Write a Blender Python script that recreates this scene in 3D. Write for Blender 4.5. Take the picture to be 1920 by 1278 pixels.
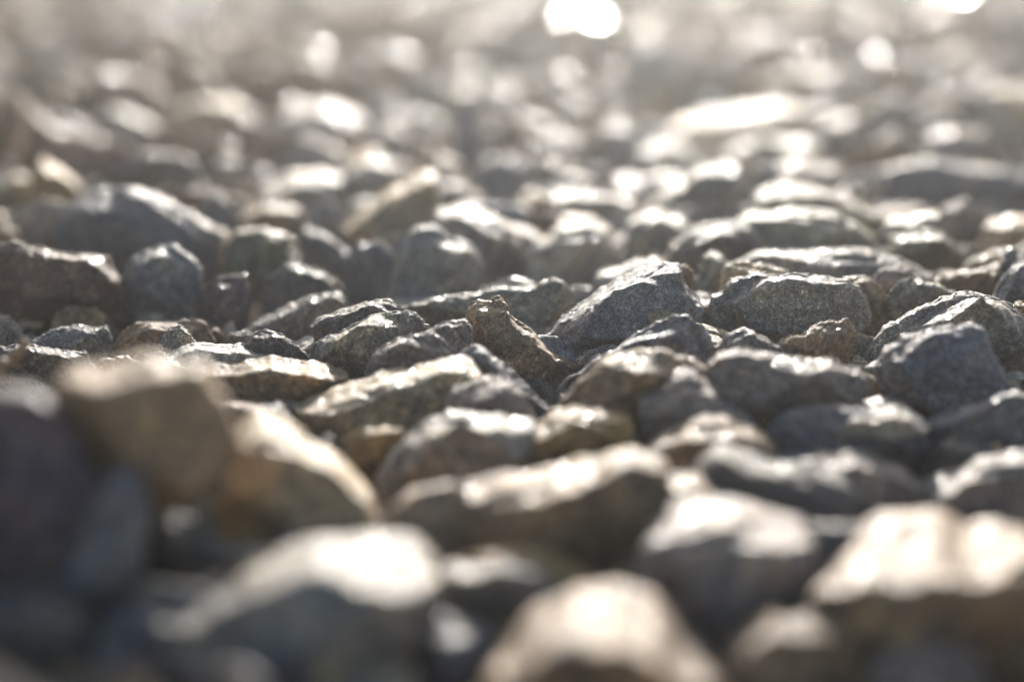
import bpy, math, random
import numpy as np
from mathutils import Vector, Matrix
from mathutils.bvhtree import BVHTree

for o in list(bpy.data.objects): bpy.data.objects.remove(o)
S = bpy.context.scene
COL = S.collection

# ------------------------------------------------------------------ camera
PW, PH = 1920.0, 1278.0                     # tracing frame of the outlines below
LENS, SENSOR = 85.0, 36.0
FPX = LENS / SENSOR * PW
PITCH = math.radians(11.2)
CAM_H = 0.175
cd = bpy.data.cameras.new("camera"); cam = bpy.data.objects.new("camera", cd); COL.objects.link(cam)
cam.location = (0, 0, CAM_H); cam.rotation_euler = (math.radians(90) - PITCH, 0, 0)
cd.lens = LENS; cd.sensor_width = SENSOR; cd.clip_start = 0.02; cd.clip_end = 500
cd.dof.use_dof = True; cd.dof.focus_distance = 0.90; cd.dof.aperture_fstop = 3.9; cd.dof.aperture_blades = 0
S.camera = cam

# ------------------------------------------------------------------ light
SUN_EL, SUN_AZ = math.radians(14.5), math.radians(2.5)      # azimuth measured from +Y towards +X
w = bpy.data.worlds.new("World"); S.world = w; w.use_nodes = True
nt = w.node_tree; bg = nt.nodes["Background"]
sky = nt.nodes.new("ShaderNodeTexSky"); sky.sky_type = 'NISHITA'; sky.sun_disc = False
sky.sun_elevation = SUN_EL; sky.sun_rotation = SUN_AZ; sky.dust_density = 2.0
nt.links.new(sky.outputs[0], bg.inputs[0]); bg.inputs[1].default_value = 0.10
sd = bpy.data.lights.new("sun", 'SUN'); sd.energy = 5.0; sd.angle = math.radians(0.5); sd.color = (1.0, 0.955, 0.89)
sun = bpy.data.objects.new("sun", sd); COL.objects.link(sun)
sv = Vector((math.sin(SUN_AZ) * math.cos(SUN_EL), math.cos(SUN_AZ) * math.cos(SUN_EL), math.sin(SUN_EL)))
sun.rotation_euler = sv.to_track_quat('Z', 'Y').to_euler(); sun.location = (0, 3, 4)
S.view_settings.view_transform = 'Standard'; S.view_settings.look = 'None'
S.view_settings.exposure = 1.0; S.view_settings.gamma = 1.0
S.render.engine = 'CYCLES'
S.cycles.use_denoising = True; S.cycles.max_bounces = 6; S.cycles.volume_bounces = 0
S.cycles.use_adaptive_sampling = False

# ------------------------------------------------------------------ helpers
CP, SP = math.cos(PITCH), math.sin(PITCH)
CAM = np.array([0, 0, CAM_H]); RT = np.array([1.0, 0, 0]); UP = np.array([0, SP, CP]); FW = np.array([0, CP, -SP])
def unproj(px, py, z):
    px, py, z = np.broadcast_arrays(np.asarray(px, float), np.asarray(py, float), np.asarray(z, float))
    a = (px - PW / 2) / FPX; b = (PH / 2 - py) / FPX
    return CAM + z[..., None] * (FW + a[..., None] * RT + b[..., None] * UP)
def proj(p):
    q = np.asarray(p, float) - CAM
    z = q @ FW
    return PW / 2 + FPX * (q @ RT) / z, PH / 2 - FPX * (q @ UP) / z, z

def _hash(i, j, k, seed):
    h = (i * 374761393 + j * 668265263 + k * 2147483647 + seed * 1274126177) & 0xFFFFFFFF
    h = ((h ^ (h >> 13)) * 1274126177) & 0xFFFFFFFF
    h = ((h ^ (h >> 16)) * 2246822519) & 0xFFFFFFFF
    return (h ^ (h >> 15)) & 0xFFFFFFFF
def noise(p, seed=0):
    """gradient noise, about -1..1"""
    p = np.asarray(p, float); f = np.floor(p); i = f.astype(np.int64); u = p - f
    s = u * u * u * (u * (u * 6 - 15) + 10)
    out = np.zeros(len(p))
    for a in (0, 1):
        for b in (0, 1):
            for c in (0, 1):
                h = _hash(i[:, 0] + a, i[:, 1] + b, i[:, 2] + c, seed)
                g = np.stack([(h & 1023) / 511.5 - 1, ((h >> 10) & 1023) / 511.5 - 1, ((h >> 20) & 1023) / 511.5 - 1], 1)
                d = (g * (u - np.array([a, b, c]))).sum(1)
                wt = (s[:, 0] if a else 1 - s[:, 0]) * (s[:, 1] if b else 1 - s[:, 1]) * (s[:, 2] if c else 1 - s[:, 2])
                out += wt * d
    return out * 1.5

def vnormals(v, f):
    n = np.zeros_like(v)
    a, b, c, d = v[f[:, 0]], v[f[:, 1]], v[f[:, 2]], v[f[:, 3]]
    fn = np.cross(c - a, d - b)
    for k in range(4): np.add.at(n, f[:, k], fn)
    return n / (np.linalg.norm(n, axis=1, keepdims=True) + 1e-12)

def rough(v, n, size, seed, k=1.0, fine=True, lam=0.5):
    """chipped, faintly layered, grainy rock surface"""
    rng = np.random.RandomState(seed)
    ax = rng.normal(size=3); ax /= np.linalg.norm(ax)
    q = v + np.outer(v @ ax, ax) * 3.0
    off = rng.uniform(-50, 50, 3)
    h = 0.013 * size * noise(v / (0.42 * size) + off, seed)
    r = 1 - np.abs(noise(v / (0.22 * size) + off, seed + 1)) * 2
    h += 0.006 * size * r
    c2 = np.abs(noise(v / (0.33 * size) + off[::-1], seed + 6)); h -= 0.020 * size * np.clip(.16 - c2, 0, .16) / .16 * (noise(v / (.5 * size) - off, seed + 10) > .05)
    h += 0.008 * size * lam * noise(q / (0.20 * size) + off, seed + 2)
    h += 0.006 * size * noise(v / (0.085 * size) + off, seed + 3)
    if fine:
        h += 0.00045 * noise(v / 0.0026 + off, seed + 4) + 0.00032 * noise(v / 0.0012 + off, seed + 5)
    return v + n * (h * k)[:, None]

TINTS = {
 'grey': (.265, .242, .218), 'blue': (.180, .183, .205), 'brown': (.290, .200, .125), 'tan': (.40, .305, .19),
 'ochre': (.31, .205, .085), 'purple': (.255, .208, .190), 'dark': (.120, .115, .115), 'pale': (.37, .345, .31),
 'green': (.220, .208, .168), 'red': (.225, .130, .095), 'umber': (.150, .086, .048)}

def finish(me, tint, rng):
    t = np.array(TINTS[tint]) if isinstance(tint, str) else np.array(tint)
    t = t * rng.uniform(.88, 1.14)
    return np.tile(np.append(t, 1.0), (len(me.vertices), 1))
def mk_mesh(name, v, f, cols):
    me = bpy.data.meshes.new(name)
    me.from_pydata([], [], []) if False else None
    nf = len(f); k = f.shape[1]
    me.vertices.add(len(v)); me.vertices.foreach_set("co", v.astype(np.float32).ravel())
    me.loops.add(nf * k); me.loops.foreach_set("vertex_index", f.astype(np.int32).ravel())
    me.polygons.add(nf); me.polygons.foreach_set("loop_start", np.arange(0, nf * k, k, dtype=np.int32))
    me.polygons.foreach_set("loop_total", np.full(nf, k, dtype=np.int32))
    me.polygons.foreach_set("use_smooth", np.ones(nf, dtype=bool))
    me.update(calc_edges=True); me.validate()
    at = me.color_attributes.new("tint", 'FLOAT_COLOR', 'POINT'); at.data.foreach_set("color", cols.astype(np.float32).ravel())
    return me

# ------------------------------------------------------------------ materials
def stone_material():
    m = bpy.data.materials.new("stone"); m.use_nodes = True; t = m.node_tree; N = t.nodes; L = t.links
    b = N["Principled BSDF"]; tc = N.new("ShaderNodeTexCoord"); at = N.new("ShaderNodeAttribute"); at.attribute_name = "tint"
    oi = N.new("ShaderNodeObjectInfo")
    add = N.new("ShaderNodeVectorMath"); add.operation = 'ADD'; L.new(tc.outputs["Object"], add.inputs[0])
    mul = N.new("ShaderNodeMath"); mul.operation = 'MULTIPLY'; mul.inputs[1].default_value = 7.0; L.new(oi.outputs["Random"], mul.inputs[0])
    L.new(mul.outputs[0], add.inputs[1])
    def nz(scale, det, rough_, vec=add.outputs[0], dist=0.0):
        n = N.new("ShaderNodeTexNoise"); n.inputs["Scale"].default_value = scale; n.inputs["Detail"].default_value = det
        n.inputs["Roughness"].default_value = rough_; n.inputs["Distortion"].default_value = dist; L.new(vec, n.inputs["Vector"]); return n
    def ramp(src, pts):
        r = N.new("ShaderNodeValToRGB"); L.new(src, r.inputs[0]); e = r.color_ramp.elements
        while len(e) < len(pts): e.new(0.5)
        for k, (p, c) in enumerate(pts): e[k].position = p; e[k].color = (*c, 1)
        return r
    def mix(kind, fac, a, bb):
        x = N.new("ShaderNodeMix"); x.data_type = 'RGBA'; x.blend_type = kind
        if isinstance(fac, float): x.inputs["Factor"].default_value = fac
        else: L.new(fac, x.inputs["Factor"])
        L.new(a, x.inputs["A"]); L.new(bb, x.inputs["B"]); return x.outputs["Result"]
    cloud = nz(70, 4, .6)
    c1 = ramp(cloud.outputs["Fac"], [(.33, (.50, .52, .60)), (.5, (1, .98, .96)), (.68, (1.6, 1.45, 1.22))])
    base = mix('MULTIPLY', 1.0, at.outputs["Color"], c1.outputs[0])
    rust = nz(38, 5, .65, dist=.6)
    r1 = ramp(rust.outputs["Fac"], [(.52, (0, 0, 0)), (.70, (1, 1, 1))])
    rc = N.new("ShaderNodeRGB"); rc.outputs[0].default_value = (.27, .185, .095, 1)
    rf = N.new("ShaderNodeMath"); rf.operation = 'MULTIPLY'; rf.inputs[1].default_value = .36; L.new(r1.outputs[0], rf.inputs[0])
    base = mix('MIX', rf.outputs[0], base, rc.outputs[0])
    gr = nz(1150, 3, .75)
    g1 = ramp(gr.outputs["Fac"], [(.34, (.16, .16, .19)), (.47, (.85, .85, .85)), (.57, (1.15, 1.12, 1.08)), (.67, (2.9, 2.75, 2.5))])
    base = mix('MULTIPLY', 1.0, base, g1.outputs[0])
    vo = N.new("ShaderNodeTexVoronoi"); vo.inputs["Scale"].default_value = 520; L.new(add.outputs[0], vo.inputs["Vector"])
    v1 = ramp(vo.outputs["Color"], [(.0, (.60, .60, .62)), (.5, (1, 1, 1)), (1.0, (1.35, 1.33, 1.28))])
    base = mix('MULTIPLY', .8, base, v1.outputs[0])
    md = nz(330, 4, .7)
    m1 = ramp(md.outputs["Fac"], [(.38, (.60, .60, .62)), (.5, (1, 1, 1)), (.62, (1.5, 1.45, 1.36))])
    base = mix('MULTIPLY', .85, base, m1.outputs[0])
    L.new(base, b.inputs["Base Color"])
    rr = N.new("ShaderNodeMapRange"); L.new(gr.outputs["Fac"], rr.inputs[0]); rr.inputs[1].default_value = .3; rr.inputs[2].default_value = .7
    rr.inputs[3].default_value = .54; rr.inputs[4].default_value = .86
    fl = N.new("ShaderNodeTexVoronoi"); fl.inputs["Scale"].default_value = 900; L.new(add.outputs[0], fl.inputs["Vector"])
    sp_ = N.new("ShaderNodeSeparateColor"); L.new(fl.outputs["Color"], sp_.inputs[0])
    fm = N.new("ShaderNodeMath"); fm.operation = 'GREATER_THAN'; fm.inputs[1].default_value = .94; L.new(sp_.outputs[0], fm.inputs[0])
    rm = N.new("ShaderNodeMix"); L.new(fm.outputs[0], rm.inputs[0]); L.new(rr.outputs[0], rm.inputs[2]); rm.inputs[3].default_value = .28
    f2 = N.new("ShaderNodeTexVoronoi"); f2.inputs["Scale"].default_value = 620; L.new(add.outputs[0], f2.inputs["Vector"])
    s2 = N.new("ShaderNodeSeparateColor"); L.new(f2.outputs["Color"], s2.inputs[0])
    m2 = N.new("ShaderNodeMath"); m2.operation = 'GREATER_THAN'; m2.inputs[1].default_value = .975; L.new(s2.outputs[1], m2.inputs[0])
    r2 = N.new("ShaderNodeMix"); L.new(m2.outputs[0], r2.inputs[0]); L.new(rm.outputs[0], r2.inputs[2]); r2.inputs[3].default_value = .16
    L.new(r2.outputs[0], b.inputs["Roughness"])
    sl = N.new("ShaderNodeMapRange"); L.new(at.outputs["Fac"], sl.inputs[0]); sl.inputs[1].default_value = .06; sl.inputs[2].default_value = .30; sl.inputs[3].default_value = .12; sl.inputs[4].default_value = .36
    L.new(sl.outputs[0], b.inputs["Specular IOR Level"])
    # a few stones carry pale veins and layered bands
    ws = N.new("ShaderNodeTexWave"); ws.inputs["Scale"].default_value = 38; ws.inputs["Distortion"].default_value = 7; ws.inputs["Detail"].default_value = 4; ws.inputs["Detail Scale"].default_value = 1.2
    rot = N.new("ShaderNodeVectorRotate"); rot.rotation_type = 'AXIS_ANGLE'; rot.inputs["Axis"].default_value = (.4, .7, .3); L.new(add.outputs[0], rot.inputs["Vector"]); L.new(mul.outputs[0], rot.inputs["Angle"])
    L.new(rot.outputs[0], ws.inputs["Vector"])
    w1 = ramp(ws.outputs["Fac"], [(.0, (.66, .66, .68)), (.45, (1, 1, 1)), (.93, (1.05, 1.03, 1.0)), (1.0, (1.5, 1.45, 1.35))])
    wf = N.new("ShaderNodeMapRange"); L.new(oi.outputs["Random"], wf.inputs[0]); wf.inputs[1].default_value = .25; wf.inputs[2].default_value = .8; wf.inputs[3].default_value = 0; wf.inputs[4].default_value = .8
    base = mix('MULTIPLY', wf.outputs[0], base, w1.outputs[0])
    L.new(base, b.inputs["Base Color"])
    bp = N.new("ShaderNodeBump"); bp.inputs["Distance"].default_value = .0009; bp.inputs["Strength"].default_value = 1.0
    h = N.new("ShaderNodeMath"); h.operation = 'ADD'; n2 = nz(420, 5, .7); L.new(n2.outputs["Fac"], h.inputs[0])
    h2 = N.new("ShaderNodeMath"); h2.operation = 'MULTIPLY'; h2.inputs[1].default_value = .45; L.new(gr.outputs["Fac"], h2.inputs[0])
    L.new(h2.outputs[0], h.inputs[1]); L.new(h.outputs[0], bp.inputs["Height"]); 
    ce = N.new("ShaderNodeVectorMath"); ce.operation = 'SUBTRACT'; L.new(fl.outputs["Color"], ce.inputs[0]); ce.inputs[1].default_value = (.97, .5, .5)
    sc = N.new("ShaderNodeVectorMath"); sc.operation = 'SCALE'; L.new(ce.outputs[0], sc.inputs[0])
    fs_ = N.new("ShaderNodeMath"); fs_.operation = 'MULTIPLY'; fs_.inputs[1].default_value = .8; L.new(fm.outputs[0], fs_.inputs[0]); L.new(fs_.outputs[0], sc.inputs["Scale"])
    av = N.new("ShaderNodeVectorMath"); av.operation = 'ADD'; L.new(bp.outputs[0], av.inputs[0]); L.new(sc.outputs[0], av.inputs[1])
    no_ = N.new("ShaderNodeVectorMath"); no_.operation = 'NORMALIZE'; L.new(av.outputs[0], no_.inputs[0])
    L.new(no_.outputs[0], b.inputs["Normal"])
    return m
STONE = stone_material()
def simple_mat(name, c1, c2, scale, rough_=.9):
    m = bpy.data.materials.new(name); m.use_nodes = True; t = m.node_tree; N = t.nodes; L = t.links; b = N["Principled BSDF"]
    tc = N.new("ShaderNodeTexCoord"); n = N.new("ShaderNodeTexNoise"); n.inputs["Scale"].default_value = scale; n.inputs["Detail"].default_value = 8
    L.new(tc.outputs["Object"], n.inputs["Vector"]); r = N.new("ShaderNodeValToRGB"); r.color_ramp.elements[0].color = (*c1, 1); r.color_ramp.elements[1].color = (*c2, 1)
    r.color_ramp.elements[0].position = .35; r.color_ramp.elements[1].position = .65
    L.new(n.outputs["Fac"], r.inputs[0]); L.new(r.outputs[0], b.inputs["Base Color"]); b.inputs["Roughness"].default_value = rough_
    bp = N.new("ShaderNodeBump"); bp.inputs["Distance"].default_value = .003; L.new(n.outputs["Fac"], bp.inputs["Height"]); L.new(bp.outputs[0], b.inputs["Normal"])
    return m
SOIL = simple_mat("soil", (.035, .028, .022), (.11, .09, .07), 60)
BARK = simple_mat("dry_bark", (.16, .085, .04), (.36, .21, .11), 300, .75)

# ------------------------------------------------------------------ traced stones
def resample(P, n):
    P = np.array(P, float)
    for _ in range(1):                      # cut the corners once, a broken stone keeps them fairly crisp
        Q = np.roll(P, -1, 0); w_ = np.minimum(.2, 2.5 / (np.linalg.norm(Q - P, axis=1) + 1e-6))[:, None]; P = np.stack([P * (1 - w_) + Q * w_, P * w_ + Q * (1 - w_)], 1).reshape(-1, 2)
    Q = np.roll(P, -1, 0); L = np.linalg.norm(Q - P, axis=1); s = np.concatenate([[0], np.cumsum(L)])
    t = np.linspace(0, s[-1], n, endpoint=False)
    PX = np.append(P[:, 0], P[0, 0]); PY = np.append(P[:, 1], P[0, 1])
    return np.stack([np.interp(t, s, PX), np.interp(t, s, PY)], 1)

def traced(P, d, band, seed, tint, hi, thick=.55):
    rng = np.random.RandomState(seed)
    if d < .77: d += .018
    n = 176 if hi else 88
    P = [np.array(p, float) for p in P]
    for it in range(2):                      # broken edges: straight runs with small corners between them
        Q = []
        for a_, b_ in zip(P, P[1:] + P[:1]):
            Q.append(a_); e_ = b_ - a_; L_ = np.linalg.norm(e_)
            if L_ > 16: Q.append(a_ + e_ * rng.uniform(.3, .7) + np.array([e_[1], -e_[0]]) * rng.normal(0, .045))
        P = Q
    R = resample(P, n)
    area = .5 * np.sum(R[:, 0] * np.roll(R[:, 1], -1) - np.roll(R[:, 0], -1) * R[:, 1])
    if area < 0: R = R[::-1]                # clockwise as seen in the frame (y down)
    ext0 = min(np.ptp(R[:, 0]), np.ptp(R[:, 1]))
    ph = np.arange(n) / n * 2 * math.pi; per = np.linalg.norm(np.roll(R, -1, 0) - R, axis=1).sum()
    tg = np.roll(R, -2, 0) - np.roll(R, 2, 0); no = np.stack([tg[:, 1], -tg[:, 0]], 1); no /= np.linalg.norm(no, axis=1, keepdims=True) + 1e-9
    rr = per / (2 * math.pi); q3 = np.stack([np.cos(ph), np.sin(ph), np.full(n, seed * .71)], 1)
    jag = noise(q3 * rr / 42 + 3.3, seed + 7) * 1.2 - (np.abs(noise(q3 * rr / 20, seed + 8))) * 3.0 + 1.0 + noise(q3 * rr / 8, seed + 9) * 1.3
    R = R + no * (jag * min(1.0, .9 / d) * min(1, ext0 / 70))[:, None]
    a = R; bq = np.roll(R, -1, 0); cr = a[:, 0] * bq[:, 1] - bq[:, 0] * a[:, 1]
    c = ((a + bq) * cr[:, None]).sum(0) / (3 * cr.sum())
    tg = np.roll(R, -3, 0) - np.roll(R, 3, 0); nr = np.stack([tg[:, 1], -tg[:, 0]], 1); nr /= np.linalg.norm(nr, axis=1, keepdims=True) + 1e-9
    up = np.clip(-nr[:, 1], 0, 1); up = up * up * (3 - 2 * up)
    for _ in range(3): up = (np.roll(up, 1) + up * 2 + np.roll(up, -1)) / 4
    m = d / FPX
    wpx = R[:, 0].max() - R[:, 0].min(); hpx = R[:, 1].max() - R[:, 1].min()
    size = m * min(math.sqrt(wpx * hpx), 1.25 * min(wpx, hpx) + 30)
    th = PITCH + math.atan((c[1] - hpx * .3 - PH / 2) / FPX); sth = math.sin(th)
    wid = m * wpx
    tmax = min(.95 * wid, .075)
    band *= (1.0 if d < .64 else .78) if d < .79 else (.8 if d < .95 else (.62 if d < 1.5 else .9))
    t1 = 1.2 * band * m / sth
    if t1 > tmax: band *= tmax / t1; t1 = tmax
    t1 = max(t1, .003)
    dc = d + t1 / 2                          # crest
    # wobble of the front edge so the lit top is no even ribbon
    wob = noise(np.stack([R[:, 0] / (wpx * .3 + 1), R[:, 1] / (wpx * .3 + 1), np.full(n, seed * .37)], 1), seed)
    Rs = R.copy()
    for _ in range(2 if hi else 1): Rs = (np.roll(Rs, 1, 0) + 2 * Rs + np.roll(Rs, -1, 0)) / 4
    F = c + (Rs - c) * .978; F[:, 1] += band * up * np.clip(1 + .55 * wob, .25, 1.7) ; F[:, 1] = np.minimum(F[:, 1], c[1] + (R[:, 1] - c[1]).clip(0) + .30 * hpx)
    rings = []                               # (points px, depth)
    bulge = .30 * size * rng.uniform(.75, 1.25)
    cf = F.mean(0) + np.array([rng.uniform(-.15, .15) * wpx, rng.uniform(.05, .25) * hpx])
    nc = 34 if hi else 16
    npl = rng.randint(4, 7); off_a = rng.uniform(0, 6.28); planes = []
    FU = (F - cf) * m
    for k in range(npl):                     # the broken faces that look at the camera
        an = off_a + (k + rng.uniform(-.3, .3)) * 2 * math.pi / npl; dr = np.array([math.cos(an), math.sin(an)])
        sup = (FU @ dr).max() * rng.uniform(.80, 1.0)
        upw = max(0, -dr[1]); g = rng.uniform(.45, 2.1) + upw * rng.uniform(1.6, 3.4)
        planes.append((g, sup, dr))
    gt = rng.normal(0, .48, 2); Ht = size * rng.uniform(.30, .52)
    def front(qq, s):
        u = (qq - cf) * m
        hh = [g * (sup - u @ dr) for g, sup, dr in planes] + [Ht + u @ gt]
        hh = np.array(hh); hm = hh.min(0)
        kk = .0007; hm = hm - kk * np.log(np.exp(-(hh - hm) / kk).sum(0))
        return np.clip(hm, 0, None) * (1 - s ** 26) + .0008 * (1 - s ** 12)
    for k in range(nc):                      # front cap from pole to edge
        s = (k + .35) / nc; s = s ** .7
        qq = cf + (F - cf) * s
        rings.append((qq, (d - t1 / 2) - front(qq, s), s, 0))
    nb = 16 if hi else 8
    for k in range(nb + 1):                  # top and sides
        s = k / nb; q = F + (Rs - F) * s + (R - Rs) * s ** 5
        rings.append((q, (d - t1 / 2) + t1 * s, 1.0, 1))
    T2 = thick * size
    nk = 16 if hi else 9
    for k in range(1, nk + 1):               # back, turned from the camera
        s = k / nk; sc = math.cos(s * math.pi / 2 * .97)
        rings.append((c + (R - c) * (sc ** .8) + np.array([0, .22 * hpx * s]), dc + T2 * math.sin(s * math.pi / 2) , sc, 2))
    V = []; W = []
    for q, z, s, kind in rings:
        V.append(unproj(q[:, 0], q[:, 1], z)); W.append(np.full(n, 1.0 if kind == 0 and s < .93 else (max(0, (1 - s) / .07) if kind == 0 else 0)))
    nr_ = len(rings); V = np.concatenate(V); W = np.concatenate(W)
    pole1 = V[-n:].mean(0) + FW * .002
    ctr = V.mean(0); X = V - ctr
    # broken facets on the side that faces the camera
    fc = X[W > 0]
    for _ in range(rng.randint(1, 3)):
        nn = -FW + rng.uniform(-.75, .75) * RT + rng.uniform(-.8, .45) * UP; nn /= np.linalg.norm(nn)
        e = fc @ nn; hcut = e.max() * rng.uniform(.62, .86); over = (X @ nn - hcut).clip(0) * W
        X = X - np.outer(over, nn); fc = X[W > 0]
    i0 = np.arange(n); i1 = (i0 + 1) % n
    f = np.concatenate([np.stack([k * n + i0, k * n + i1, (k + 1) * n + i1, (k + 1) * n + i0], 1) for k in range(nr_ - 1)])
    X = np.concatenate([X, [X[:n].mean(0)], [pole1 - ctr]])
    p0, p1 = len(X) - 2, len(X) - 1
    f0 = np.stack([np.full(n // 2, p0), (2 * np.arange(n // 2) + 2) % n, 2 * np.arange(n // 2) + 1, 2 * np.arange(n // 2)], 1)
    e = (nr_ - 1) * n
    f1 = np.stack([np.full(n // 2, p1), e + 2 * np.arange(n // 2), e + 2 * np.arange(n // 2) + 1, e + (2 * np.arange(n // 2) + 2) % n], 1)
    f = np.concatenate([f, f0, f1])
    nn = vnormals(X, f)
    if (nn * X).sum(1).mean() < 0: f = f[:, ::-1]; nn = -nn
    X = rough(X, nn, size, seed, k=(1.0 if hi else 1.4), fine=hi)
    me = bpy.data.meshes.new("x"); bpy.data.meshes.remove(me)
    tt = np.array(TINTS[tint] if isinstance(tint, str) else tint) * rng.uniform(.92, 1.1)
    me = mk_mesh("stone", X, f, np.tile(np.append(tt, 1), (len(X), 1)))
    me.materials.append(STONE)
    return me, ctr, size

# (short phrase, label, colour, distance, lit top in px, outline)
T = []
def t(short, label, tint, d, band, *xy):
    T.append(dict(short=short, label=label, tint=tint, d=d, band=band, P=[(xy[i], xy[i + 1]) for i in range(0, len(xy), 2)]))
# --- the sharp row across the middle
t("knobby upright stone","upright grainy stone with a knobby rounded head, standing sharp at the picture's middle",'brown',.895,7, 872,592,880,570,903,560,938,556,948,566,960,592,985,612,1005,628,1030,655,1060,672,1092,685,1060,725,1038,760,1015,750,960,718,900,670,882,640,878,612)
t("long olive slab","long low olive grey slab lying behind the knobby upright stone",'green',.97,6, 745,577,800,560,880,550,960,538,1000,536,1040,520,1060,528,1078,552,1072,575,1040,600,1005,625,960,630,870,630,780,600)
t("large slanted dark block","large dark grey block with a bright slanting top falling to the left",'blue',.93,20, 1018,625,1080,572,1130,535,1190,505,1250,491,1270,492,1278,505,1284,535,1305,555,1318,575,1320,600,1312,635,1290,665,1180,680,1060,680,1030,655)
t("broad speckled boulder","broad speckled boulder with a flat crest, sharp in the right middle",'grey',.93,6, 1325,575,1335,555,1362,532,1385,516,1430,510,1480,513,1540,516,1590,522,1612,535,1625,560,1637,590,1628,615,1600,635,1500,655,1400,655,1350,640,1330,600)
t("tan hump","rounded tan hump peeping out behind the right end of the broad speckled boulder",'brown',.965,5, 1580,520,1610,515,1640,525,1655,545,1675,580,1682,600,1665,640,1640,665,1600,650,1580,600)
t("pale shoulder stone","small stone showing just its pale shoulder behind the broad speckled boulder's left crest",'tan',.98,6, 1352,535,1358,500,1375,490,1410,492,1450,500,1480,512,1480,560,1400,580,1350,570)
t("bright-tipped post stone","narrow dark stone with one bright tip beside the long arched slab",'green',1.03,12, 1310,560,1312,510,1320,480,1332,470,1350,476,1362,490,1380,500,1385,560,1350,600,1325,590)
t("long arched slab","long arched grey slab with a white sunlit ridge, behind the broad speckled boulder",'grey',1.03,16, 1375,492,1420,470,1480,468,1520,470,1560,466,1600,464,1640,472,1690,485,1720,500,1750,515,1752,545,1700,570,1600,570,1450,570,1380,550)
t("small dome stone","small dome shaped grey stone in front of the arched slab's right end",'purple',.995,6, 1640,550,1645,510,1660,497,1690,497,1712,510,1735,520,1745,545,1700,570,1650,580)
t("blue grey pyramid","low blue grey pyramid stone right of the tan hump",'green',.96,4, 1660,570,1680,532,1705,518,1730,522,1760,530,1790,545,1812,562,1800,600,1700,625,1670,610)
t("white-capped chip","flat chip with an even white cap beside the right hand pair of edge stones",'brown',1.01,10, 1750,528,1765,512,1800,506,1850,503,1868,510,1862,540,1845,570,1790,575,1765,560)
t("dark peaked edge stone","dark peaked stone with a lit left edge, cut by the right picture edge",'dark',1.01,6, 1865,560,1872,500,1885,470,1895,462,1915,470,1945,480,1950,545,1900,580)
t("blue edge stone","bluish rounded stone in front of the dark peaked edge stone",'blue',.97,8, 1855,562,1880,520,1900,495,1925,485,1960,485,1965,570,1900,590,1860,580)
t("coarse grainy boulder","coarse grainy grey boulder with glittering upper edge, at the right side",'grey',.895,9, 1612,680,1635,640,1648,620,1680,600,1720,575,1770,555,1800,548,1825,547,1850,552,1895,568,1920,592,1955,612,1960,710,1900,725,1850,715,1700,720,1640,710)
t("small rough corner stone","small rough stone tucked behind the coarse grainy boulder at the right edge",'brown',.935,5, 1890,580,1905,563,1940,565,1945,640,1915,640)
t("twice-rimmed block","blocky blue grey stone with two thin sunlit ledges, in front of the coarse grainy boulder",'blue',.83,9, 1642,680,1660,650,1700,625,1740,614,1790,610,1830,606,1850,618,1856,640,1880,690,1890,730,1870,755,1800,775,1740,780,1690,765,1650,735)
t("humped speckled stone","brown speckled stone with a humped right end, before the broad speckled boulder",'brown',.875,4, 1440,650,1480,628,1510,622,1540,604,1560,598,1590,598,1605,618,1605,650,1600,700,1540,715,1450,705)
t("small curved-rim stone","small stone with a curved bright rim between the slanted block and the humped speckled stone",'grey',.865,7, 1332,670,1350,640,1370,620,1395,614,1420,625,1450,640,1500,670,1450,710,1350,715)
t("long pillow stone","long pillow shaped stone with a broad white lit top stripe",'purple',.80,14, 1325,700,1328,680,1345,660,1375,654,1430,658,1500,668,1560,672,1610,690,1625,705,1632,730,1610,760,1540,782,1440,785,1380,770,1340,745)
t("bluish wedge stone","bluish wedge with a thin white outline reaching down to the lower left",'blue',.862,4, 1042,732,1060,710,1110,670,1150,650,1190,625,1240,600,1265,589,1290,590,1315,605,1330,630,1342,650,1340,700,1300,730,1200,740,1080,760)
t("tiny grey splinter","tiny grey splinter wedged under the large slanted dark block",'grey',.895,3, 1080,672,1110,655,1135,648,1165,650,1145,690,1090,700)
t("brown gable stone","brown gable shaped stone with a white bead rim down its left flank",'brown',.80,9, 1042,765,1060,740,1100,700,1130,670,1150,662,1210,654,1245,653,1290,668,1330,690,1355,720,1340,760,1250,800,1150,805,1060,790)
t("two-ridged tooth stone","tooth shaped stone with two crossing bright ridges at its peak",'purple',.762,22, 1198,765,1205,735,1240,715,1262,695,1285,685,1305,695,1335,720,1345,745,1400,775,1425,795,1370,850,1260,860,1205,830)
t("beaded arch stone","brown arched stone with a row of round light beads along its back",'brown',.725,20, 1185,860,1235,815,1280,795,1330,778,1370,780,1410,800,1432,815,1455,845,1430,890,1320,910,1220,900)
t("dark blue low stone","dark blue low stone spread under the long pillow stone",'blue',.772,3, 1435,810,1475,770,1530,757,1600,762,1690,768,1720,780,1740,800,1745,850,1700,880,1560,880,1470,860)
t("glittering flat chip","small flat chip glittering white on top of the dark blue low stone",'pale',.742,26, 1562,802,1600,768,1650,764,1700,766,1738,796,1732,812,1680,822,1600,820)
t("long blue sloping stone","long blue stone sloping up to the right edge below the twice-rimmed block",'blue',.785,3, 1700,810,1740,785,1800,760,1870,740,1930,735,1970,740,1970,815,1890,845,1800,855,1730,845)
t("shadowed hollow stone","shadowed dark stone in the hollow below the long blue sloping stone",'dark',.745,3, 1725,880,1760,830,1800,815,1850,825,1890,850,1885,910,1800,935,1740,915)
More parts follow.
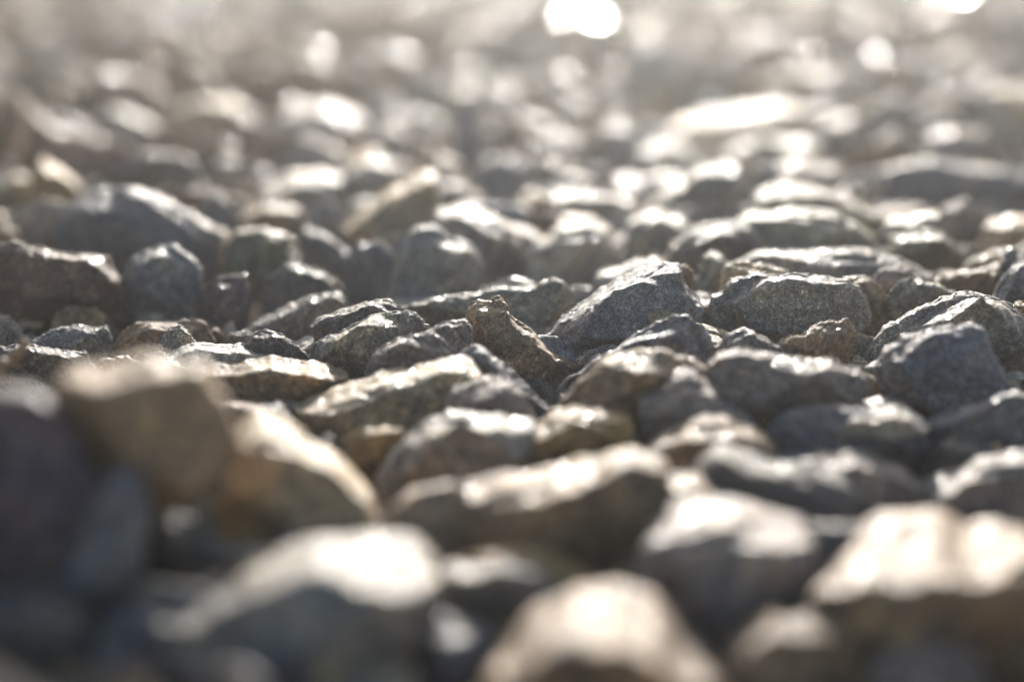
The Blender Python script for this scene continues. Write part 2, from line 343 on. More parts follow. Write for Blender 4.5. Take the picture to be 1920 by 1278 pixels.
t("bead-edged right stone","dark stone with a broad beaded rim rising to the right edge",'purple',.70,28, 1735,945,1770,905,1820,870,1870,848,1930,842,1970,860,1970,1000,1850,1020,1760,990)
t("long dark ridge stone","long dark stone whose blurred light beads run down to the right",'dark',.685,26, 1275,910,1340,832,1380,838,1450,860,1520,872,1580,885,1625,925,1645,985,1590,1030,1460,1025,1350,1000)
t("bead-backed dark stone","dark stone with a beaded back, just behind the long dark ridge stone",'purple',.712,22, 1480,880,1500,852,1560,847,1640,854,1690,877,1738,912,1735,970,1640,1010,1540,960)
t("faint arc stone","brownish stone showing a faint arc of beads behind the white-topped cube",'brown',.665,28, 1175,975,1215,895,1300,885,1380,903,1440,940,1465,1010,1400,1050,1200,1050)
t("white-topped cube","big blurred cube shaped stone with two white patches on its flat top",'purple',.62,62, 1190,1050,1215,980,1270,940,1350,934,1430,947,1500,972,1530,1007,1525,1070,1490,1160,1430,1240,1330,1260,1240,1200,1190,1120)
t("big bright right slab","large blurred slab with a wide white slope in the lower right",'brown',.60,100, 1510,1130,1540,1060,1600,1000,1680,960,1760,955,1850,975,1940,1000,1975,1080,1930,1200,1750,1250,1600,1250,1530,1200)
t("long tan-topped block","long dark block with a thick tan sunlit top, below the gable stones",'brown',.66,42, 800,955,830,915,900,900,1000,880,1100,860,1180,840,1240,850,1260,880,1240,950,1200,1050,1100,1110,960,1115,860,1080,805,1010)
t("ochre block","ochre stained block with a white upper edge, under the brown gable stone",'ochre',.74,20, 945,875,990,805,1040,768,1120,766,1185,785,1192,820,1190,870,1120,900,960,930)
t("grey roof stone","grey roof shaped stone with a pale beaded ridge left of the ochre block",'grey',.73,25, 700,895,740,840,800,785,860,770,930,775,1000,785,1012,810,980,880,920,970,780,990,710,950)
t("shaded round-backed stone","shaded stone with a round beaded back, right of the long white-topped slab",'purple',.79,12, 835,765,850,725,880,712,930,705,960,715,985,740,1002,780,1010,810,900,820,840,800)
t("long white-topped slab","long slab rising to the right with a wide white glittering top",'tan',.815,33, 548,762,600,740,640,722,700,702,760,690,820,674,870,666,890,675,905,700,890,740,830,780,760,800,680,815,620,835,575,810)
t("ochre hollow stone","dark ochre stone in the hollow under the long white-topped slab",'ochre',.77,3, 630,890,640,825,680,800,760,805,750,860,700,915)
t("flat white-topped slab","flat slab with a dazzling white top and dark front, beside the big blurred block",'brown',.85,26, 370,692,400,677,480,673,560,676,610,681,650,696,656,716,625,740,540,757,450,760,380,752)
t("flaky layered stone","flaky layered stone with white splintered top, behind the flat white-topped slab",'pale',.88,18, 310,667,340,649,390,641,450,643,510,653,540,668,520,695,400,700,330,695)
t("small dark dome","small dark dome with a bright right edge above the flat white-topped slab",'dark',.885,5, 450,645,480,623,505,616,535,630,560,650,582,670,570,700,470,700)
t("dark lens stone","dark lens shaped stone with a white top line, left of the long olive slab",'dark',.925,13, 582,612,595,597,650,578,700,563,730,560,745,570,745,595,700,630,640,650,595,650)
t("leaf-shaped olive stone","olive leaf shaped stone with pits and a thin white outline",'green',.888,4, 580,670,585,645,620,628,660,610,690,595,720,585,760,584,790,595,805,608,800,640,750,700,680,730,600,715)
t("mauve sloping stone","mauve stone with a short bright rim, leaning on the leaf-shaped olive stone",'purple',.853,6, 682,705,700,665,735,640,775,625,808,622,840,640,862,670,850,705,760,730,700,730)
t("small mauve lump","small mauve lump touching the left side of the knobby upright stone",'purple',.872,5, 798,622,835,602,870,598,886,612,886,640,880,670,830,680,803,650)
t("grey ramp stone","smooth grey ramp stone below the knobby upright stone's left foot",'blue',.84,4, 862,665,885,642,910,650,960,690,1000,730,1035,765,1030,805,940,790,880,730)
t("fish-back stone","low stone like a fish's back, slanting up left of the dark lens stone",'grey',.985,9, 430,645,480,600,560,565,610,550,635,546,650,560,640,600,600,640,560,660,480,665)
t("tiny dark nub","tiny dark nub below the fish-back stone",'dark',.945,3, 412,650,430,622,460,618,490,625,485,665,430,668)
# --- blurred middle distance, left; raw RGB tints are darkened to mimic shade
t("grey castle stone","soft focus grey stone like a castle wall with a wavy bright crest",(.19,.19,.19),1.07,10, 722,570,745,500,765,440,780,425,815,420,840,440,870,450,895,470,908,495,905,550,880,580,800,590)
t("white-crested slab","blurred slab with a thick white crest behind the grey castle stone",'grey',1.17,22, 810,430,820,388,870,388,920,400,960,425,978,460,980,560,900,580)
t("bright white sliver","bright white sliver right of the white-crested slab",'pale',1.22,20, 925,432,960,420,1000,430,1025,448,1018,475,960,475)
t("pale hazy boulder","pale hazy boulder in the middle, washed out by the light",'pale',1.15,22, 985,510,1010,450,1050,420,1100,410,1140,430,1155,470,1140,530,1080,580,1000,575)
t("tan triangle stone","tan triangular stone pointing up right with a pale slanting edge",'tan',1.25,26, 638,435,680,395,740,350,790,325,815,322,822,360,820,420,790,465,720,475,660,465)
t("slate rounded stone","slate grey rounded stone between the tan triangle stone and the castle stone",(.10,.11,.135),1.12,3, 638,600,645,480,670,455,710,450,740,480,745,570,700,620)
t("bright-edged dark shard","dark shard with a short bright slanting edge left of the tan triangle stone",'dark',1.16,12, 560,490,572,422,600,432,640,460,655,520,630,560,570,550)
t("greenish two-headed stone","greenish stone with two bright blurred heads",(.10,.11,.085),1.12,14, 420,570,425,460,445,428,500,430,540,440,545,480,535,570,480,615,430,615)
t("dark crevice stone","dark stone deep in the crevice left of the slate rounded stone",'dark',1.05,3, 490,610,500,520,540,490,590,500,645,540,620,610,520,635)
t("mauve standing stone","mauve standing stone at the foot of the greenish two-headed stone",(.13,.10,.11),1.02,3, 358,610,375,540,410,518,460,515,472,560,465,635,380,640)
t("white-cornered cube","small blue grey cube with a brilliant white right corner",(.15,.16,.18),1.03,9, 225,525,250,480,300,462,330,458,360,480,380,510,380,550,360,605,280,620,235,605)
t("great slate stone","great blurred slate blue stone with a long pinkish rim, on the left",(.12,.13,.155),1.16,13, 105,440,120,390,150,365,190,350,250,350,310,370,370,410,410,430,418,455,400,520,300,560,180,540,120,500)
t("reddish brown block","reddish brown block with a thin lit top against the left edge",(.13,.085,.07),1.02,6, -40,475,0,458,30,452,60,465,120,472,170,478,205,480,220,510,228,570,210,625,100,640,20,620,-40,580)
t("left edge pebble","dark pebble at the left edge under the reddish brown block",'purple',.96,3, -25,660,-10,595,15,590,40,615,45,660,10,680)
t("grey loaf stone","grey loaf shaped stone under the reddish brown block",'grey',.935,6, 40,690,60,635,100,615,150,608,200,610,212,640,200,680,100,705)
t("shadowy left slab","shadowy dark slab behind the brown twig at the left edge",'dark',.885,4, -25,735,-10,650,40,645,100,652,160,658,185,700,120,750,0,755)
t("thin flat brown slab","thin flat brown slab lying under the white-cornered cube",'brown',.955,4, 205,650,240,612,300,602,350,598,385,602,405,640,370,685,230,685)
t("small grey tip","small grey tip poking up behind the big blurred block's crest",'grey',.905,4, 295,650,315,618,335,606,352,618,368,645,340,670)
t("mauve shaded stone","mauve shaded stone left of the great slate stone",'purple',1.2,4, 20,480,40,400,80,370,120,380,135,440,120,490)
t("ochre leaning stone","blurred ochre stone with a bright leaning edge above the mauve shaded stone",'ochre',1.36,22, 48,410,60,330,80,295,110,310,150,350,165,385,130,415)
t("cream left stone","cream lit blurred stone at the left edge, beside the ochre leaning stone",'tan',1.4,28, -25,410,-10,340,30,320,52,330,48,380,20,415)
t("left edge rim stone","stone at the left edge showing only a curved bright rim",'brown',1.2,12, -45,470,-30,405,5,398,20,430,18,470)
t("dark blue-green stone","dark blue green stone behind the great slate stone",'dark',1.42,3, 178,360,200,310,250,285,320,285,360,300,374,345,350,390,220,390)
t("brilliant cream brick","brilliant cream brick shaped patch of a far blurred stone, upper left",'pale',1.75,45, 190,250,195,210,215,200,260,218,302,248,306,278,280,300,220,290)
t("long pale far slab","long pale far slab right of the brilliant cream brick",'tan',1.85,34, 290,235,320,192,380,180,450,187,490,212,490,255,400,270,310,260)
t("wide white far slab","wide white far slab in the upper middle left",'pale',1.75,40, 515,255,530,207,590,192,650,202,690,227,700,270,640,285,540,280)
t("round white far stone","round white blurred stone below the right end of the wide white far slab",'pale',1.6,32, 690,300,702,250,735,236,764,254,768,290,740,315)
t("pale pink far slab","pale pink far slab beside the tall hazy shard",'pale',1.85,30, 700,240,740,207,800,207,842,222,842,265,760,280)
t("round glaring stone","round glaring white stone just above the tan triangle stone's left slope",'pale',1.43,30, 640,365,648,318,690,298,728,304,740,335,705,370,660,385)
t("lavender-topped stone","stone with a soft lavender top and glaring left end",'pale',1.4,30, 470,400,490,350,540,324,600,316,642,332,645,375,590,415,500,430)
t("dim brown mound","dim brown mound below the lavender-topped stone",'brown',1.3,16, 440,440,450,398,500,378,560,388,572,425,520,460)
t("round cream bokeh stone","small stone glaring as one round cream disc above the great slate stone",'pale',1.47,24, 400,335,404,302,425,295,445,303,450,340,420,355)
t("teal shaded stone","teal shaded stone left of the tan triangle stone's foot",'blue',1.29,3, 558,480,575,400,610,375,652,400,655,460,600,495)
t("slanted soft chip","soft chip with a slanting pale edge right of the tan triangle stone",'grey',1.36,20, 815,395,830,342,860,337,885,362,893,400,860,430)
t("tall hazy shard","tall hazy blue grey shard standing out of the far stones",'blue',1.62,3, 838,340,850,235,865,178,885,172,905,235,924,320,880,360)
# --- blurred middle distance, right
t("white lozenge stone","white lozenge shaped stone in the soft middle distance right of centre",'pale',1.3,26, 1025,392,1035,356,1070,357,1130,364,1186,374,1192,398,1150,420,1060,416)
t("pale wedge with blue face","pale wedge with a shaded blue front rising to the right",'grey',1.31,28, 1212,388,1240,348,1300,320,1350,304,1382,310,1390,345,1385,395,1320,412,1240,412)
t("long grey-green slope stone","long stone sloping down right with a pale upper edge and grey green face",'green',1.25,22, 1400,410,1420,358,1470,340,1530,352,1600,377,1660,402,1672,430,1600,455,1450,455)
t("broad dark arch stone","broad dark arch of a stone with a cream rim, above the long arched slab",'green',1.13,20, 1355,480,1370,420,1410,397,1480,390,1560,397,1610,417,1640,452,1655,490,1500,505,1380,505)
t("dark hump with bright shoulder","dark hump with a bright left shoulder above the large slanted dark block",'dark',1.1,20, 1242,510,1260,457,1300,428,1350,414,1405,418,1427,452,1430,510,1350,535,1270,535)
t("pinkish soft lump","pinkish soft lump left of the broad dark arch stone",'pale',1.2,28, 1165,470,1180,412,1230,393,1275,404,1292,434,1280,480,1220,490)
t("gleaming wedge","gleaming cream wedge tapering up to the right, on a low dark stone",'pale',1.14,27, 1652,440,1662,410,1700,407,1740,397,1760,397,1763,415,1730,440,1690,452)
t("low dark bed stone","low dark olive stone under the gleaming wedge",'green',1.1,8, 1655,490,1670,442,1720,428,1770,437,1810,467,1828,495,1760,515,1680,512)
t("small cream chip","small cream chip above the white-capped chip",'tan',1.07,11, 1802,502,1830,480,1860,472,1867,490,1855,515,1815,520)
t("long dark ink-blue slab","long dark ink blue slab near the right edge in the soft distance",'blue',1.39,8, 1650,360,1660,318,1720,303,1800,305,1880,312,1945,332,1950,390,1850,412,1720,412,1660,398)
t("dusky mauve stone","dusky mauve stone below the long dark ink-blue slab",'purple',1.23,3, 1745,445,1770,388,1810,372,1850,392,1865,445,1800,480)
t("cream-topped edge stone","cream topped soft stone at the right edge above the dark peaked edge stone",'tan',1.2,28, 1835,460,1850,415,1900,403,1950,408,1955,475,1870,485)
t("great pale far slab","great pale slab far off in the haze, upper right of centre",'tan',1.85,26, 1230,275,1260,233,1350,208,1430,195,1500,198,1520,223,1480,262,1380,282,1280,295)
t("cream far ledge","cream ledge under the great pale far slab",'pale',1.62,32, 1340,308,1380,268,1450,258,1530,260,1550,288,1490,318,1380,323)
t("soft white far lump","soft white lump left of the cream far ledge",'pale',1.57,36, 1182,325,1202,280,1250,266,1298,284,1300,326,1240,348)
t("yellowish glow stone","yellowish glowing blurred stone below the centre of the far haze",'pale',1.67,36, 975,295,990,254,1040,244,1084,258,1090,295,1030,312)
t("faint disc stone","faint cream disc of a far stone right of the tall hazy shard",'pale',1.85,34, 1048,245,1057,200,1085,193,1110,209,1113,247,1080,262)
t("hazy slate lump","hazy slate lump right of the slanted soft chip",'blue',1.47,6, 880,380,900,305,950,290,990,315,998,370,940,400)
t("soft grey shelf","soft grey shelf above the long grey-green slope stone",'grey',1.43,20, 1420,352,1440,313,1500,298,1570,313,1592,350,1500,368)
t("cream low hump","cream low hump between the white lozenge stone and the pale hazy boulder",'tan',1.23,18, 1040,432,1060,402,1110,406,1142,424,1150,450,1100,460)
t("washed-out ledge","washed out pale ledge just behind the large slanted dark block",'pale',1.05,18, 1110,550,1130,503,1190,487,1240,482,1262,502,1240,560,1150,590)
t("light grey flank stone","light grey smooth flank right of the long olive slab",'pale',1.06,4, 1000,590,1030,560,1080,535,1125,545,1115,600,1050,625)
t("small dark ear","small dark ear of stone right behind the slanted dark block's peak",'brown',.955,4, 1262,540,1268,498,1285,494,1300,505,1303,535,1285,560)
# --- blurred foreground
t("big blurred mauve block","big blurred mauve block rising above the others in the left foreground",'brown',.60,14, 88,770,105,700,135,682,185,688,230,676,275,665,330,682,380,672,405,720,436,780,455,835,410,900,330,950,270,965,200,925,140,870,100,820)
t("dark left foreground mass","dark violet stone filling the left edge of the foreground",(.13,.105,.13),.575,16, -70,735,0,722,60,728,110,765,155,830,190,905,180,980,100,1060,-70,1090)
t("blue streaked stone","blue streaked stone slanting below the big blurred mauve block",'blue',.575,6, 85,1060,150,960,215,870,262,885,285,960,270,1060,200,1140,120,1130)
t("white-flanked stone","stone with a long white flank falling to the right, right of the big mauve block",'tan',.665,60, 400,860,440,795,480,770,525,778,580,822,640,858,690,912,718,985,710,1030,560,1050,470,1020,420,940)
t("thin beaded crescent stone","small dark stone with a thin beaded crescent rim under the flat white-topped slab",'dark',.80,7, 452,800,480,758,520,752,545,775,562,805,550,840,480,850)
t("yellow-beaded stone","dark stone with two arms of yellowish beads, below the white-flanked stone",'ochre',.65,32, 350,970,380,930,440,893,490,887,512,940,520,1010,440,1040,380,1025)
t("biggest white foreground slab","biggest foreground slab with a long dazzling white top, lower left of centre",'grey',.575,84, 265,1150,290,1100,380,1080,470,1040,560,1010,680,1000,780,1005,820,1050,832,1110,800,1190,720,1270,560,1310,400,1310,300,1250)
t("blue bottom stone","bluish dark blurred stone at the bottom between the two biggest white slabs",'blue',.575,14, 735,1330,765,1190,830,1145,900,1165,935,1230,915,1340)
t("white dome foreground stone","huge white lit dome at the bottom edge, right of centre",'brown',.545,115, 885,1330,930,1210,1000,1135,1090,1098,1170,1093,1240,1123,1310,1193,1352,1255,1350,1360,1100,1420,950,1400)
t("brown beaded bottom stone","brown stone with large faint discs at the bottom, right of the white dome",'brown',.56,40, 1325,1310,1370,1195,1450,1135,1530,1145,1600,1200,1630,1300,1500,1390,1380,1380)
t("dark bottom right stone","dark violet stone on the bottom edge under the big bright right slab",'purple',.55,24, 1590,1320,1640,1235,1740,1205,1830,1220,1870,1310,1800,1400,1640,1400)
t("bottom right corner stone","dark brown stone in the bottom right corner",'brown',.575,16, 1830,1250,1870,1170,1930,1150,1990,1170,1990,1330,1860,1330)
t("grey trough stone","grey shaded stone in the trough below the long tan-topped block",'grey',.61,16, 770,1130,840,1055,960,1045,1070,1085,1075,1180,980,1250,840,1230)
t("dark lower left stone","dark blurred stone at the left edge near the bottom corner",'dark',.565,10, -60,1150,30,1080,120,1100,175,1170,180,1260,100,1340,-60,1340)
t("bluish lower left stone","bluish shaded stone left of the biggest white foreground slab",'blue',.56,8, 165,1250,200,1150,270,1130,330,1190,340,1290,270,1350,180,1340)
t("pale bottom rim stone","stone on the bottom edge showing only a pale round rim, lower left",'brown',.52,18, 150,1340,180,1270,230,1252,290,1265,330,1340,250,1400)
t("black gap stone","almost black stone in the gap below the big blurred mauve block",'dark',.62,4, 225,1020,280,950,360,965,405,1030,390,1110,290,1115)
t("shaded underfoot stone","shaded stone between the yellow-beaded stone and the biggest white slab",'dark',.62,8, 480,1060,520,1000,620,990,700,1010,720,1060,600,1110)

# ------------------------------------------------------------------ build: traced stones
def region(d):
    return "stones blurred in the foreground" if d < .77 else ("stones in the sharp middle row" if d < 1.0 else "stones blurred in the distance")
OBJ = []
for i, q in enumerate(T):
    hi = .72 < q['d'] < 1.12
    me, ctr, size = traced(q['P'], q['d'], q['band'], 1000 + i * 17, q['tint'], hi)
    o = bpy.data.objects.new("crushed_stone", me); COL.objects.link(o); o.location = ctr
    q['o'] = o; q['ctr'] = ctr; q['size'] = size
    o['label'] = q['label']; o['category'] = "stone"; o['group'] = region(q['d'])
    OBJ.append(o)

# ------------------------------------------------------------------ how high the bed lies (follows the traced stones)
AX = np.array([[q['ctr'][0], q['ctr'][1]] for q in T]); AZ = np.array([q['ctr'][2] for q in T]); AS = np.array([q['size'] for q in T])
def bed(x, y):
    d2 = (AX[:, 0] - x) ** 2 + (AX[:, 1] - y) ** 2
    wt = np.exp(-d2 / (2 * .05 ** 2)); w0 = .25
    return float((wt * AZ).sum() + w0 * -.010) / (wt.sum() + w0)

# ------------------------------------------------------------------ loose stones between and behind them
def ico(sub):
    import bmesh
    bm = bmesh.new(); bmesh.ops.create_icosphere(bm, subdivisions=sub, radius=1.0)
    v = np.array([x.co[:] for x in bm.verts]); f = np.array([[l.index for l in p.verts] for p in bm.faces]); bm.free()
    return v / np.linalg.norm(v, axis=1, keepdims=True), f
ICO = {s: ico(s) for s in (2, 3, 4, 5)}
def tri_normals(v, f):
    n = np.zeros_like(v); fn = np.cross(v[f[:, 1]] - v[f[:, 0]], v[f[:, 2]] - v[f[:, 0]])
    for k in range(3): np.add.at(n, f[:, k], fn)
    return n / (np.linalg.norm(n, axis=1, keepdims=True) + 1e-12)
def chunk(size, seed, sub):
    """an angular broken stone: many planes cut from a ball, edges slightly worn"""
    rng = np.random.RandomState(seed); v, f = ICO[sub]
    npl = rng.randint(9, 15); N = rng.normal(size=(npl, 3)); N /= np.linalg.norm(N, axis=1, keepdims=True)
    h = rng.uniform(.45, .92, npl)
    k = 34.0
    s = ((np.clip(v @ N.T, 0, None) / h) ** k).sum(1) + .92 ** k
    r = s ** (-1 / k)
    X = v * r[:, None] * np.array([1.0, rng.uniform(.62, .95), rng.uniform(.30, .62)]) * size * .60
    n = tri_normals(X, f)
    X = rough(X, n, size, seed, k=1.1, fine=(sub >= 5))
    a, b, c = rng.normal(0, .45), rng.normal(0, .45), rng.uniform(0, 6.283)
    M = np.array((Matrix.Rotation(c, 3, 'Z') @ Matrix.Rotation(a, 3, 'X') @ Matrix.Rotation(b, 3, 'Y')))
    return X @ M.T, f

def inside(px, py, P):
    c = False; j = len(P) - 1
    for i in range(len(P)):
        xi, yi = P[i]; xj, yj = P[j]
        if (yi > py) != (yj > py) and px < (xj - xi) * (py - yi) / (yj - yi) + xi: c = not c
        j = i
    return c
def clashes(X, loc):
    """would this stone hide part of a traced one that lies behind it?"""
    px, py, z = proj(X + loc)
    zc = z.mean(); hit = 0
    x0, x1, y0 = px.min(), px.max(), py.min()
    idx = np.linspace(0, len(px) - 1, 60).astype(int)
    for q in T:
        P = q['P']
        if zc > q['d'] + .015: continue
        if max(p[0] for p in P) < x0 or min(p[0] for p in P) > x1 or max(p[1] for p in P) < y0: continue
        # only the upper three quarters of a traced stone must stay clear
        yl = min(p[1] for p in P); yh = max(p[1] for p in P); lim = yl + .72 * (yh - yl)
        for k in idx:
            if py[k] < lim and inside(px[k], py[k], P): hit += 1
            if hit > 2: return True
    return False

rng = np.random.RandomState(77)
FILL = []
y = .26; row = 0
while y < 5.2:
    far = y > 2.3
    sp = .038 if not far else .050
    fr = y * .2118 * 1.12 + .06; half = fr + .38
    nx = int(2 * half / sp) + 1
    for k in range(nx):
        x = -half + (k + (row % 2) * .5) * sp + rng.uniform(-.3, .3) * sp
        yy = y + rng.uniform(-.35, .35) * sp
        size = sp * float(np.exp(rng.normal(.12, .30))); size = min(size, .085)
        seed = int(rng.randint(1, 10 ** 6))
        sub = 5 if .78 < yy < 1.15 else (4 if yy < 1.7 else (3 if yy < 3 else 2))
        if abs(x) > fr: sub = min(sub, 3)
        X, f = chunk(size, seed, sub)
        und = .006 * math.sin(x * 9 + 1.3) * math.cos(yy * 5) + (.018 * float(noise(np.array([[x * 3.1, yy * 3.1, 5.0]]), 3)[0]) if yy > 1.3 else 0)
        z = bed(x, yy) + und + rng.uniform(-.010, .006) - .004
        ok = True
        if yy < 2.4:
            for tr in range(7):
                if not clashes(X, np.array([x, yy, z])): break
                z -= .007
            else: ok = False
        if not ok: continue
        tint = rng.choice(['grey', 'blue', 'brown', 'tan', 'purple', 'dark', 'pale', 'green', 'ochre', 'red', 'umber'], p=[.18, .14, .17, .09, .12, .09, .05, .06, .04, .03, .03] if not (yy > 1.2 and x < -.02 * yy) else [.03, .03, .15, .02, .10, .13, .00, .01, .03, .08, .42])  # far-left mix leans dark brown, imitating the weaker glare there
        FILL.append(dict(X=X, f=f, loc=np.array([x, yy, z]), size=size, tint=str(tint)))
    y += sp * .86; row += 1

# small chips and grit lying in the gaps
CH = []
for k in range(2600):
    yy = float(.5 + 1.25 * rng.rand() ** .8); x = float(rng.uniform(-1, 1) * (yy * .2118 * 1.1 + .04)); size = float(rng.uniform(.006, .017))
    X, f = chunk(size, int(rng.randint(1, 10 ** 6)), 3 if .75 < yy < 1.15 else 2)
    z = bed(x, yy) + rng.uniform(-.022, .002)
    if clashes(X, np.array([x, yy, z])): continue
    CH.append((X + np.array([x, yy, z]), f, str(rng.choice(['grey', 'brown', 'tan', 'dark', 'blue', 'umber', 'pale']))))

# ------------------------------------------------------------------ which of them show most: those become things, the rest is gravel
vs = []; fs = []; own = []; base = 0
for i, q in enumerate(T):
    me = q['o'].data; v = np.empty(len(me.vertices) * 3); me.vertices.foreach_get("co", v); v = v.reshape(-1, 3) + q['ctr']
    n = len(me.polygons); fl = np.empty(n * 4, dtype=np.int32); me.polygons[0].loop_total
    lp = np.empty(len(me.loops), dtype=np.int32); me.loops.foreach_get("vertex_index", lp)
    tot = np.empty(n, dtype=np.int32); me.polygons.foreach_get("loop_total", tot)
    if (tot == 4).all():
        fl = lp.reshape(-1, 4)
        fs += (fl + base).tolist()
    else:
        st = np.concatenate([[0], np.cumsum(tot)[:-1]])
        fs += [[int(z) + base for z in lp[a:a + b]] for a, b in zip(st, tot)]
    own += [i] * n; vs.append(v); base += len(v)
for j, q in enumerate(FILL):
    vs.append(q['X'] + q['loc']); fs += (q['f'] + base).tolist(); own += [len(T) + j] * len(q['f']); base += len(q['X'])
tree = BVHTree.FromPolygons([tuple(a) for a in np.concatenate(vs).tolist()], fs)
hits = {}; seen_at = {}
STEP = 7
o0 = Vector(CAM)
for py in range(3, int(PH), STEP):
    for px in range(3, int(PW), STEP):
        p = unproj(px, py, 1.0)
        r = tree.ray_cast(o0, (Vector(p) - o0).normalized(), 50)
        if r[2] is None: continue
        k = own[r[2]]; hits[k] = hits.get(k, 0) + 1
        sx = seen_at.setdefault(k, [0, 0]); sx[0] += px; sx[1] += py
del tree, vs, fs, own
for i, q in enumerate(T): q['hits'] = hits.get(i, 0)
cand = []
for j, q in enumerate(FILL):
    q['hits'] = hits.get(len(T) + j, 0)
    if q['hits']: s = seen_at[len(T) + j]; q['px'] = s[0] / q['hits']; q['py'] = s[1] / q['hits']
    if q['hits'] >= 2: cand.append(j)
cand.sort(key=lambda j: -FILL[j]['hits'])
NIND = 298 - len(T)
ind = set(cand[:NIND])

# ------------------------------------------------------------------ labels for the loose stones, from what they lie beside
used = set(q['label'] for q in T)
CW = {'grey': 'grey', 'blue': 'slate blue', 'brown': 'brown', 'tan': 'tan', 'purple': 'mauve', 'dark': 'dark', 'pale': 'pale', 'green': 'olive', 'ochre': 'ochre', 'red': 'reddish', 'umber': 'dark brown'}
for q in T:
    xs = [p[0] for p in q['P']]; ys = [p[1] for p in q['P']]; q['cx'] = sum(xs) / len(xs); q['cy'] = sum(ys) / len(ys); q['w'] = max(xs) - min(xs); q['h'] = max(ys) - min(ys)
def place_word(px, py, a):
    dx = (px - a['cx']) / a['w']; dy = (py - a['cy']) / a['h']
    if abs(dx) > abs(dy): return "right of" if dx > 0 else "left of"
    return "below" if dy > 0 else "above"
def loose_label(q):
    sw = "small" if q['size'] < .036 else ("medium sized" if q['size'] < .048 else "large")
    soft = "" if .82 < q['loc'][1] < 1.0 else "blurred "
    near = sorted((a for a in T if a['hits'] > 3), key=lambda a: (a['cx'] - q['px']) ** 2 + (1.6 * (a['cy'] - q['py'])) ** 2)[:7]
    for a in near:
        for b in near:
            if a is b: continue
            if place_word(q['px'], q['py'], a) == place_word(q['px'], q['py'], b): lab = f"{soft}{CW[q['tint']]} stone {place_word(q['px'], q['py'], a)} the {a['short']}, near the {b['short']}"
            else: lab = f"{soft}{CW[q['tint']]} stone {place_word(q['px'], q['py'], a)} the {a['short']} and {place_word(q['px'], q['py'], b)} the {b['short']}"
            for lb in (sw + " " + lab, lab):
                if len(lb.split()) <= 16 and lb not in used: used.add(lb); return lb
    return f"{sw} {soft}{CW[q['tint']]} loose stone beside the {near[0]['short']}"

gv, gf, gc, gb = [], [], [], 0
for j, q in enumerate(FILL):
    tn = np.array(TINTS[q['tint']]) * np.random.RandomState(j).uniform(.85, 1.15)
    if j in ind:
        me = mk_mesh("stone", q['X'], q['f'], np.tile(np.append(tn, 1), (len(q['X']), 1))); me.materials.append(STONE)
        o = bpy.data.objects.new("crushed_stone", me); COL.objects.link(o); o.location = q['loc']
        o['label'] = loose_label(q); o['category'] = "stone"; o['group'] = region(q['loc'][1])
    else:
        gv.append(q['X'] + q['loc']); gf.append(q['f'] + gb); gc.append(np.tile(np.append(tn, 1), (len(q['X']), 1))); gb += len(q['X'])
for X, f, tn in CH:
    gv.append(X); gf.append(f + gb); gc.append(np.tile(np.append(TINTS[tn], 1), (len(X), 1))); gb += len(X)
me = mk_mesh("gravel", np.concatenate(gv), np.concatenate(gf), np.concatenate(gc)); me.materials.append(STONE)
g = bpy.data.objects.new("gravel", me); COL.objects.link(g); g['kind'] = "stuff"
g['label'] = "bed of small loose crushed stones filling gaps and fading into the far blur"; g['category'] = "gravel"

# ------------------------------------------------------------------ ground
def ground():
    ys = np.concatenate([np.linspace(-1, .4, 6), np.arange(.45, 6, .05), np.array([8, 12, 20, 40, 80, 160, 300])])
    xs = np.concatenate([[-300, -100, -30, -10, -4, -2], np.arange(-1.4, 1.41, .05), [2, 4, 10, 30, 100, 300]])
    XX, YY = np.meshgrid(xs, ys); v = np.stack([XX.ravel(), YY.ravel(), np.zeros(XX.size)], 1)
    v[:, 2] = [min(bed(a, b), .0) - .050 for a, b in v[:, :2]]
    v[:, 2] += .008 * noise(v * np.array([7, 7, 0]) + .5, 9)
    nx = len(xs); ny = len(ys); i = np.arange(nx - 1); f = []
    for r in range(ny - 1): f.append(np.stack([r * nx + i, r * nx + i + 1, (r + 1) * nx + i + 1, (r + 1) * nx + i], 1))
    me = mk_mesh("ground", v, np.concatenate(f), np.ones((len(v), 4))); me.materials.append(SOIL)
    o = bpy.data.objects.new("ground", me); COL.objects.link(o); o['kind'] = "structure"
ground()

# ------------------------------------------------------------------ the dry twig at the left edge
def twig():
    A = unproj(48, 640, .800); B = unproj(-14, 712, .775); n = 40; m = 14; V = []
    ax = (B - A); L = np.linalg.norm(ax); ax /= L; u = np.cross(ax, FW); u /= np.linalg.norm(u); w_ = np.cross(ax, u)
    ctr = (A + B) / 2
    for i in range(n + 1):
        s = i / n; c = A + ax * L * s + u * .0008 * math.sin(s * 7) + w_ * .0006 * math.sin(s * 11)
        r = .0021 * (.72 + .4 * s) * (1 + .10 * math.sin(s * 31)) + (.0007 * math.exp(-((s - .42) / .05) ** 2))
        if i == 0: r *= .55
        for k in range(m):
            a = 2 * math.pi * k / m; V.append(c + (u * math.cos(a) + w_ * math.sin(a)) * r * (1 + .12 * math.sin(3 * a + s * 9)))
    V = np.array(V); V = np.concatenate([V, [A - ax * .0006], [B]]) - ctr
    f = [[i * m + k, i * m + (k + 1) % m, (i + 1) * m + (k + 1) % m, (i + 1) * m + k] for i in range(n) for k in range(m)]
    me = bpy.data.meshes.new("twig"); me.from_pydata(V.tolist(), [], f + [[k, len(V) - 2, (k + 1) % m] for k in range(m)] + [[n * m + k, n * m + (k + 1) % m, len(V) - 1] for k in range(m)])
    for p in me.polygons: p.use_smooth = True
    me.update(); me.materials.append(BARK)
    o = bpy.data.objects.new("twig", me); COL.objects.link(o); o.location = ctr
    o['label'] = "short dry brown twig leaning among the stones at the left edge"; o['category'] = "twig"
twig()

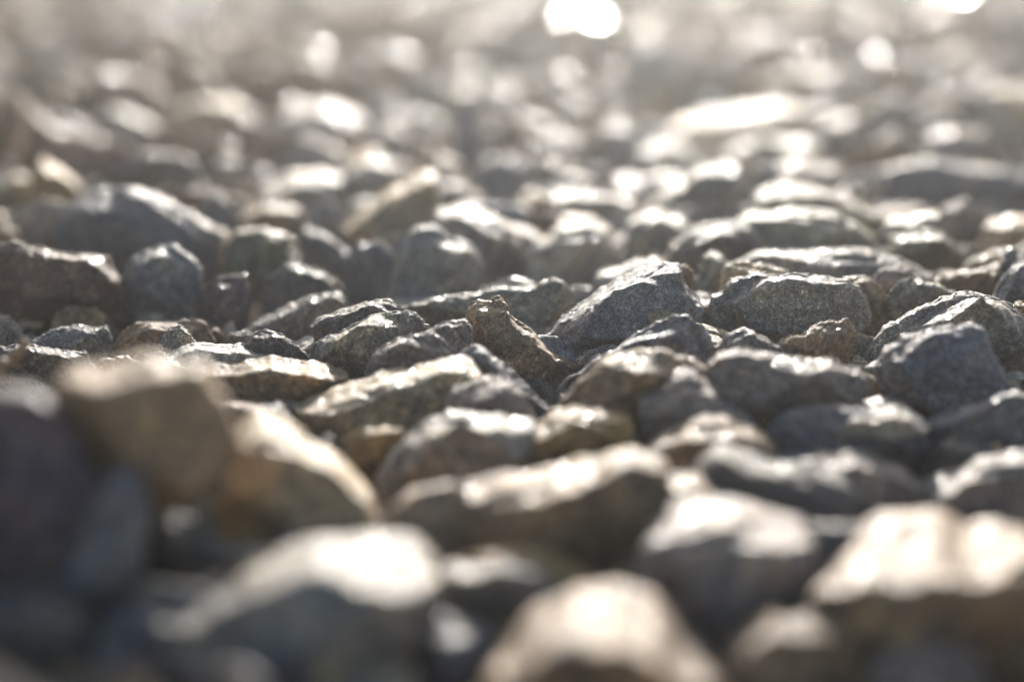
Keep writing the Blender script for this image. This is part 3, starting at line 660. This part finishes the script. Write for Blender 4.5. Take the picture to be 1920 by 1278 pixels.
# ------------------------------------------------------------------ two wet stones far off that mirror the sun
def wet(px, d, w_, dz, label):
    X, f = ICO[4]; r = np.random.RandomState(int(px)); N_ = r.normal(size=(12, 3)); N_ /= np.linalg.norm(N_, axis=1, keepdims=True); hh = r.uniform(.7, .95, 12)
    p = unproj(px, 20, d); p[2] = bed(p[0], p[1]) + dz; tc_ = CAM - p; hv = np.array(sv) + tc_ / np.linalg.norm(tc_); N_[0] = hv / np.linalg.norm(hv); hh[0] = .42; k = 40
    keep = (N_ @ N_[0] < .6) | (np.arange(12) == 0); N_ = N_[keep]; hh = hh[keep]
    s = ((np.clip(X @ N_.T, 0, None) / hh) ** k).sum(1) + 1
    V = X * (s ** (-1 / k))[:, None] * w_ / 2
    me = mk_mesh("wet_stone", V, f, np.tile([.16, .15, .14, 1], (len(V), 1)))
    me.materials.append(WET); o = bpy.data.objects.new("wet_stone", me); COL.objects.link(o); o.location = p
    o['label'] = label; o['category'] = "stone"; o['group'] = region(d)
WET = simple_mat("wet_stone", (.10, .10, .10), (.22, .21, .19), 90, .30)
wet(1092, 2.55, .066, .010, "far wet stone flashing as the biggest white glare at the top centre")
wet(1797, 2.85, .044, .020, "far wet stone glaring as a white disc on the top edge, upper right")

# ------------------------------------------------------------------ haze volume added to stand in for veiling lens glare
def haze():
    x0, x1, y0, y1, z0, z1 = -310, 310, -3, 310, -1.3, .60
    v = [(x, yy, z) for x in (x0, x1) for yy in (y0, y1) for z in (z0, z1)]
    f = [(0, 1, 3, 2), (4, 6, 7, 5), (0, 4, 5, 1), (2, 3, 7, 6), (0, 2, 6, 4), (1, 5, 7, 3)]
    me = bpy.data.meshes.new("haze"); me.from_pydata(v, [], f); m = bpy.data.materials.new("haze"); m.use_nodes = True
    t_ = m.node_tree; t_.nodes.clear(); out = t_.nodes.new("ShaderNodeOutputMaterial"); pv = t_.nodes.new("ShaderNodeVolumePrincipled")
    pv.inputs["Color"].default_value = (.90, .92, .95, 1); pv.inputs["Density"].default_value = HAZE_D; pv.inputs["Anisotropy"].default_value = HAZE_G
    t_.links.new(pv.outputs[0], out.inputs["Volume"]); me.materials.append(m)
    o = bpy.data.objects.new("haze", me); COL.objects.link(o); o['kind'] = "stuff"; o['label'] = "added haze volume imitating veiling glare over the far stones"; o['category'] = "haze"
HAZE_D, HAZE_G = .055, .955
haze()
print("STONES", len(T), "fill", len(FILL), "seen", len(cand), "hidden traced", [q['short'] for q in T if q['hits'] < 3])
